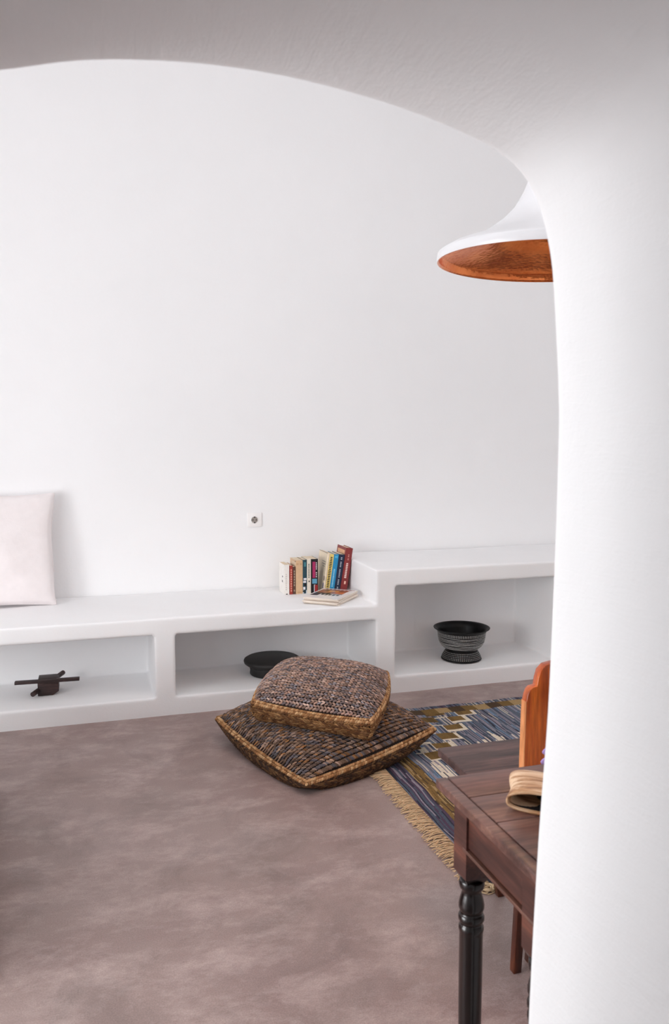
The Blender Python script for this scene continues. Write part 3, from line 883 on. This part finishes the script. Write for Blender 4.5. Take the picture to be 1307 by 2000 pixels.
# ------------------------------------------------------------------ books
M_page = plain('aged_pages', srgb(222, 204, 178), .9, 0, .08, 200, .2)
mcache = {}
def cm(c, rough=.45):
    if c not in mcache: mcache[c] = plain('book_cover_%02x%02x%02x' % c, srgb(*c), rough, 0, .06, 40, .05)
    return mcache[c]
def book(label, xr, t, h, d, lean, y, cover, spine_marks=(), cover_marks=(), page=None, hard=False, spine=None):
    """xr: right bottom edge of the spine; origin at that corner."""
    root = empty('book', (xr, y, .4845), 0, label, 'book', 'books in the row on the bench')
    root.rotation_euler = (0, math.radians(lean), 0)
    bt = .0022 if hard else .0010; ov = .003 if hard else 0
    bm = bmesh.new()
    box(bm, (-t, 0, 0), (-t+bt, d, h)); box(bm, (-bt, 0, 0), (0, d, h)); 
    # slightly rounded spine
    n = 6
    pts = [(-t+t*i/n, -(.0025 if hard else .001)*math.sin(PI*i/n)) for i in range(n+1)]
    lo = [bm.verts.new((x, yy, 0)) for x, yy in pts]; hi = [bm.verts.new((x, yy, h)) for x, yy in pts]
    lo2 = [bm.verts.new((x, .002, 0)) for x, yy in pts]; hi2 = [bm.verts.new((x, .002, h)) for x, yy in pts]
    for i in range(n):
        bm.faces.new((lo[i], lo[i+1], hi[i+1], hi[i])); bm.faces.new((lo2[i], hi2[i], hi2[i+1], lo2[i+1]))
        bm.faces.new((hi[i], hi[i+1], hi2[i+1], hi2[i])); bm.faces.new((lo[i], lo2[i], lo2[i+1], lo[i+1]))
    cv = from_bm('cover', bm, cm(cover), root)
    bx('pages', (-t+bt+.0002, .002, ov+.0005), (-bt-.0002, d-ov-.001, h-ov-.001), page or M_page, root, 0)
    def spine_y(x): return -(.0025 if hard else .001)*math.sin(PI*(x+t)/t)-.0004
    for (x0, x1, z0, z1, c) in spine_marks:   # fractions of thickness and height
        X0_, X1_ = -t+x0*t, -t+x1*t; ym = min(spine_y(X0_), spine_y(X1_))
        bx('spine_print', (X0_, ym-.0002, z0*h), (X1_, max(spine_y(X0_), spine_y(X1_))+.0008, z1*h), cm(c), cv, 0)
    for (y0, y1, z0, z1, c) in cover_marks:
        bx('cover_print', (-t-.0004, y0*d, z0*h), (-t+.0005, y1*d, z1*h), cm(c), cv, 0)
    return root
def letters(x0, x1, z0, z1, n, c, gap=.35, jit=.2):
    out = []
    for i in range(n):
        a = z0+(z1-z0)*i/n; b = z0+(z1-z0)*(i+1-gap)/n
        if random.random() < .12: continue
        j = jit*(x1-x0)*random.random()
        out.append((x0+j*.5, x1-j*.5, a, b, c))
    return out
YS = 4.28
Wt, Bk = (238, 234, 228), (26, 22, 26)
book('thin white paperback standing at the left end of the row', 1.0585, .028, .168, .125, 0, YS, (236, 232, 226), [(.35, .65, .0, .03, Bk)]+letters(.25, .5, .15, .8, 9, (206, 200, 194)), [(.3, .45, .38, .45, (90, 84, 82)), (.28, .42, .55, .6, (60, 56, 56))])
book('thin red paperback with a dark red top second in the row', 1.0785, .018, .163, .125, 0, YS, (160, 58, 48), letters(.3, .75, .1, .9, 10, (216, 150, 130)))
book('thin dull brown paperback third in the row beside the beige one', 1.0945, .014, .155, .12, 0, YS, (92, 62, 50), letters(.3, .8, .1, .9, 8, (170, 150, 130)))
book('thick plain beige book fourth in the row', 1.1365, .040, .190, .13, 0, YS, (212, 178, 140), [(.1, .9, .86, .92, (198, 160, 124)), (.2, .8, .04, .06, (190, 150, 112))], [(.0, .6, .82, .94, (226, 206, 178)), (0, .12, .955, .985, (70, 50, 44))])
book('teal paperback with black and white patterned lower spine', 1.1605, .0235, .192, .12, 0, YS, (30, 66, 78),
     [(.0, 1, .0, .1, (206, 214, 222)), (.1, .6, .12, .2, (230, 230, 234)), (.3, .9, .22, .3, (20, 20, 26)), (.1, .8, .32, .38, (220, 220, 226)), (.2, .9, .40, .46, (226, 226, 230)), (.3, .8, .8, .93, (70, 130, 140)), (.0, .5, .05, .09, (20, 20, 24))])
book('thin cream paperback with small dark lettering next to the teal one', 1.184, .0225, .196, .12, 0, YS, (226, 218, 202), letters(.3, .65, .45, .92, 10, (110, 112, 104))+[(.4, .7, .33, .37, (40, 36, 36))])
book('black paperback with magenta and pale blue lettering on its spine', 1.2255, .040, .194, .125, 0, YS, (20, 18, 24),
     [(.2, .62, .45, .92, (170, 44, 96)), (.15, .85, .28, .42, (96, 160, 190)), (.5, .95, .02, .24, (150, 40, 40)), (.4, .62, .03, .25, (196, 206, 214))]+letters(.68, .84, .46, .92, 8, (224, 214, 214)))
book('large cream hardback showing its pale front cover, leaning right', 1.266, .014, .224, .165, 8.0, YS, (228, 212, 186), [(.1, .9, .1, .2, (60, 60, 104)), (.1, .9, .3, .4, (70, 44, 60))],
     [(.08, .5, .70, .72, (140, 128, 116)), (.08, .5, .76, .775, (120, 110, 102)), (.1, .4, .64, .655, (150, 138, 124)), (.0, .10, .10, .24, (70, 70, 110)), (0, .08, .3, .42, (84, 52, 62)), (0, 1, .992, 1.0, (48, 36, 40))], hard=True)
book('yellow paperback with bold black lettering, leaning right', 1.291, .0245, .217, .12, 8.0, YS, (232, 206, 120), letters(.12, .8, .04, .95, 20, (34, 30, 26), .42, .3)+[(0, 1, .0, .03, (236, 190, 60))])
book('bright cyan blue paperback leaning right in the row', 1.319, .0275, .216, .125, 8.2, YS, (34, 140, 190), letters(.3, .6, .1, .62, 14, (150, 214, 236))+[(.2, .8, .9, .96, (80, 180, 220))])
book('navy blue paperback with fine white lettering, leaning right', 1.354, .0335, .213, .135, 8.4, YS, (22, 34, 62), letters(.38, .62, .06, .94, 22, (190, 196, 206), .45))
book('tall thick maroon hardback at the right end, leaning on the step', 1.396, .040, .248, .165, 8.8, YS, (132, 44, 44), letters(.3, .62, .30, .66, 9, (232, 206, 200), .3)+letters(.4, .6, .72, .86, 6, (206, 150, 140))+[(.4, .65, .16, .23, (236, 190, 170))],
     [(.12, .9, .55, .93, (216, 166, 126)), (.2, .3, .8, .85, (60, 40, 44))], hard=True)

# ------------------------------------------------------------------ magazines
def build_mags():
    base = .4845; th = .0078
    FL = Vector((1.07, 4.025)); FR = Vector((1.222, 3.895)); d1 = (FR-FL).normalized(); d2 = Vector((-d1.y, d1.x))
    ang = math.atan2(d1.y, d1.x)
    info = [('bottom magazine of the stack in front of the books', (214, 196, 178)), ('second magazine from the bottom of the stack on the bench', (232, 222, 212)),
            ('third magazine from the bottom, just under the top one', (216, 190, 172)), ('top magazine of the stack, white cover with a dark and orange picture', (236, 230, 226))]
    for k, (lab, c) in enumerate(info):
        root = empty('magazine', (FL.x+(.006, -.004, .008, 0)[k], FL.y+(.004, -.004, .003, 0)[k], base+k*(th+.0008)), ang+(.03, -.035, .04, 0)[k], lab, 'magazine', 'magazines stacked on the bench')
        bx('pages', (.0, .0005, .0006), (.2, .2795, th-.0006), cm((226, 214, 200)), root, 0)
        bm = bmesh.new(); box(bm, (-.001, 0, 0), (.2, .28, .0005)); box(bm, (-.001, 0, th-.0005), (.2, .28, th)); box(bm, (-.0015, 0, 0), (-.0008, .28, th))
        cv = from_bm('cover', bm, cm(c, .3), root)
        if k == 3:
            z0, z1 = th-.0002, th+.0003
            def pr2(x0, x1, y0, y1, c_): bx('cover_print', (x0, y0, z0), (x1, y1, z1), cm(c_, .3), cv, 0)
            pr2(.008, .165, .14, .25, (150, 84, 50)); z1 += .0002
            pr2(.008, .10, .12, .15, (44, 30, 30)); pr2(.008, .05, .07, .125, (50, 36, 36)); pr2(.06, .12, .19, .225, (222, 150, 70)); pr2(.11, .16, .15, .19, (214, 120, 60)); pr2(.03, .06, .2, .24, (90, 40, 34))
            for (a, b_) in ((.06, .074), (.082, .096), (.102, .116), (.124, .138), (.146, .160)):
                pr2(a, b_, .085+random.uniform(0, .01), .118, (36, 34, 40))
            pr2(.05, .17, .125, .132, (40, 36, 40)); pr2(.008, .19, .262, .268, (150, 60, 60))
            for q in range(7): pr2(.02+q*.023, .034+q*.023, .254, .259, (90, 84, 90))
build_mags()
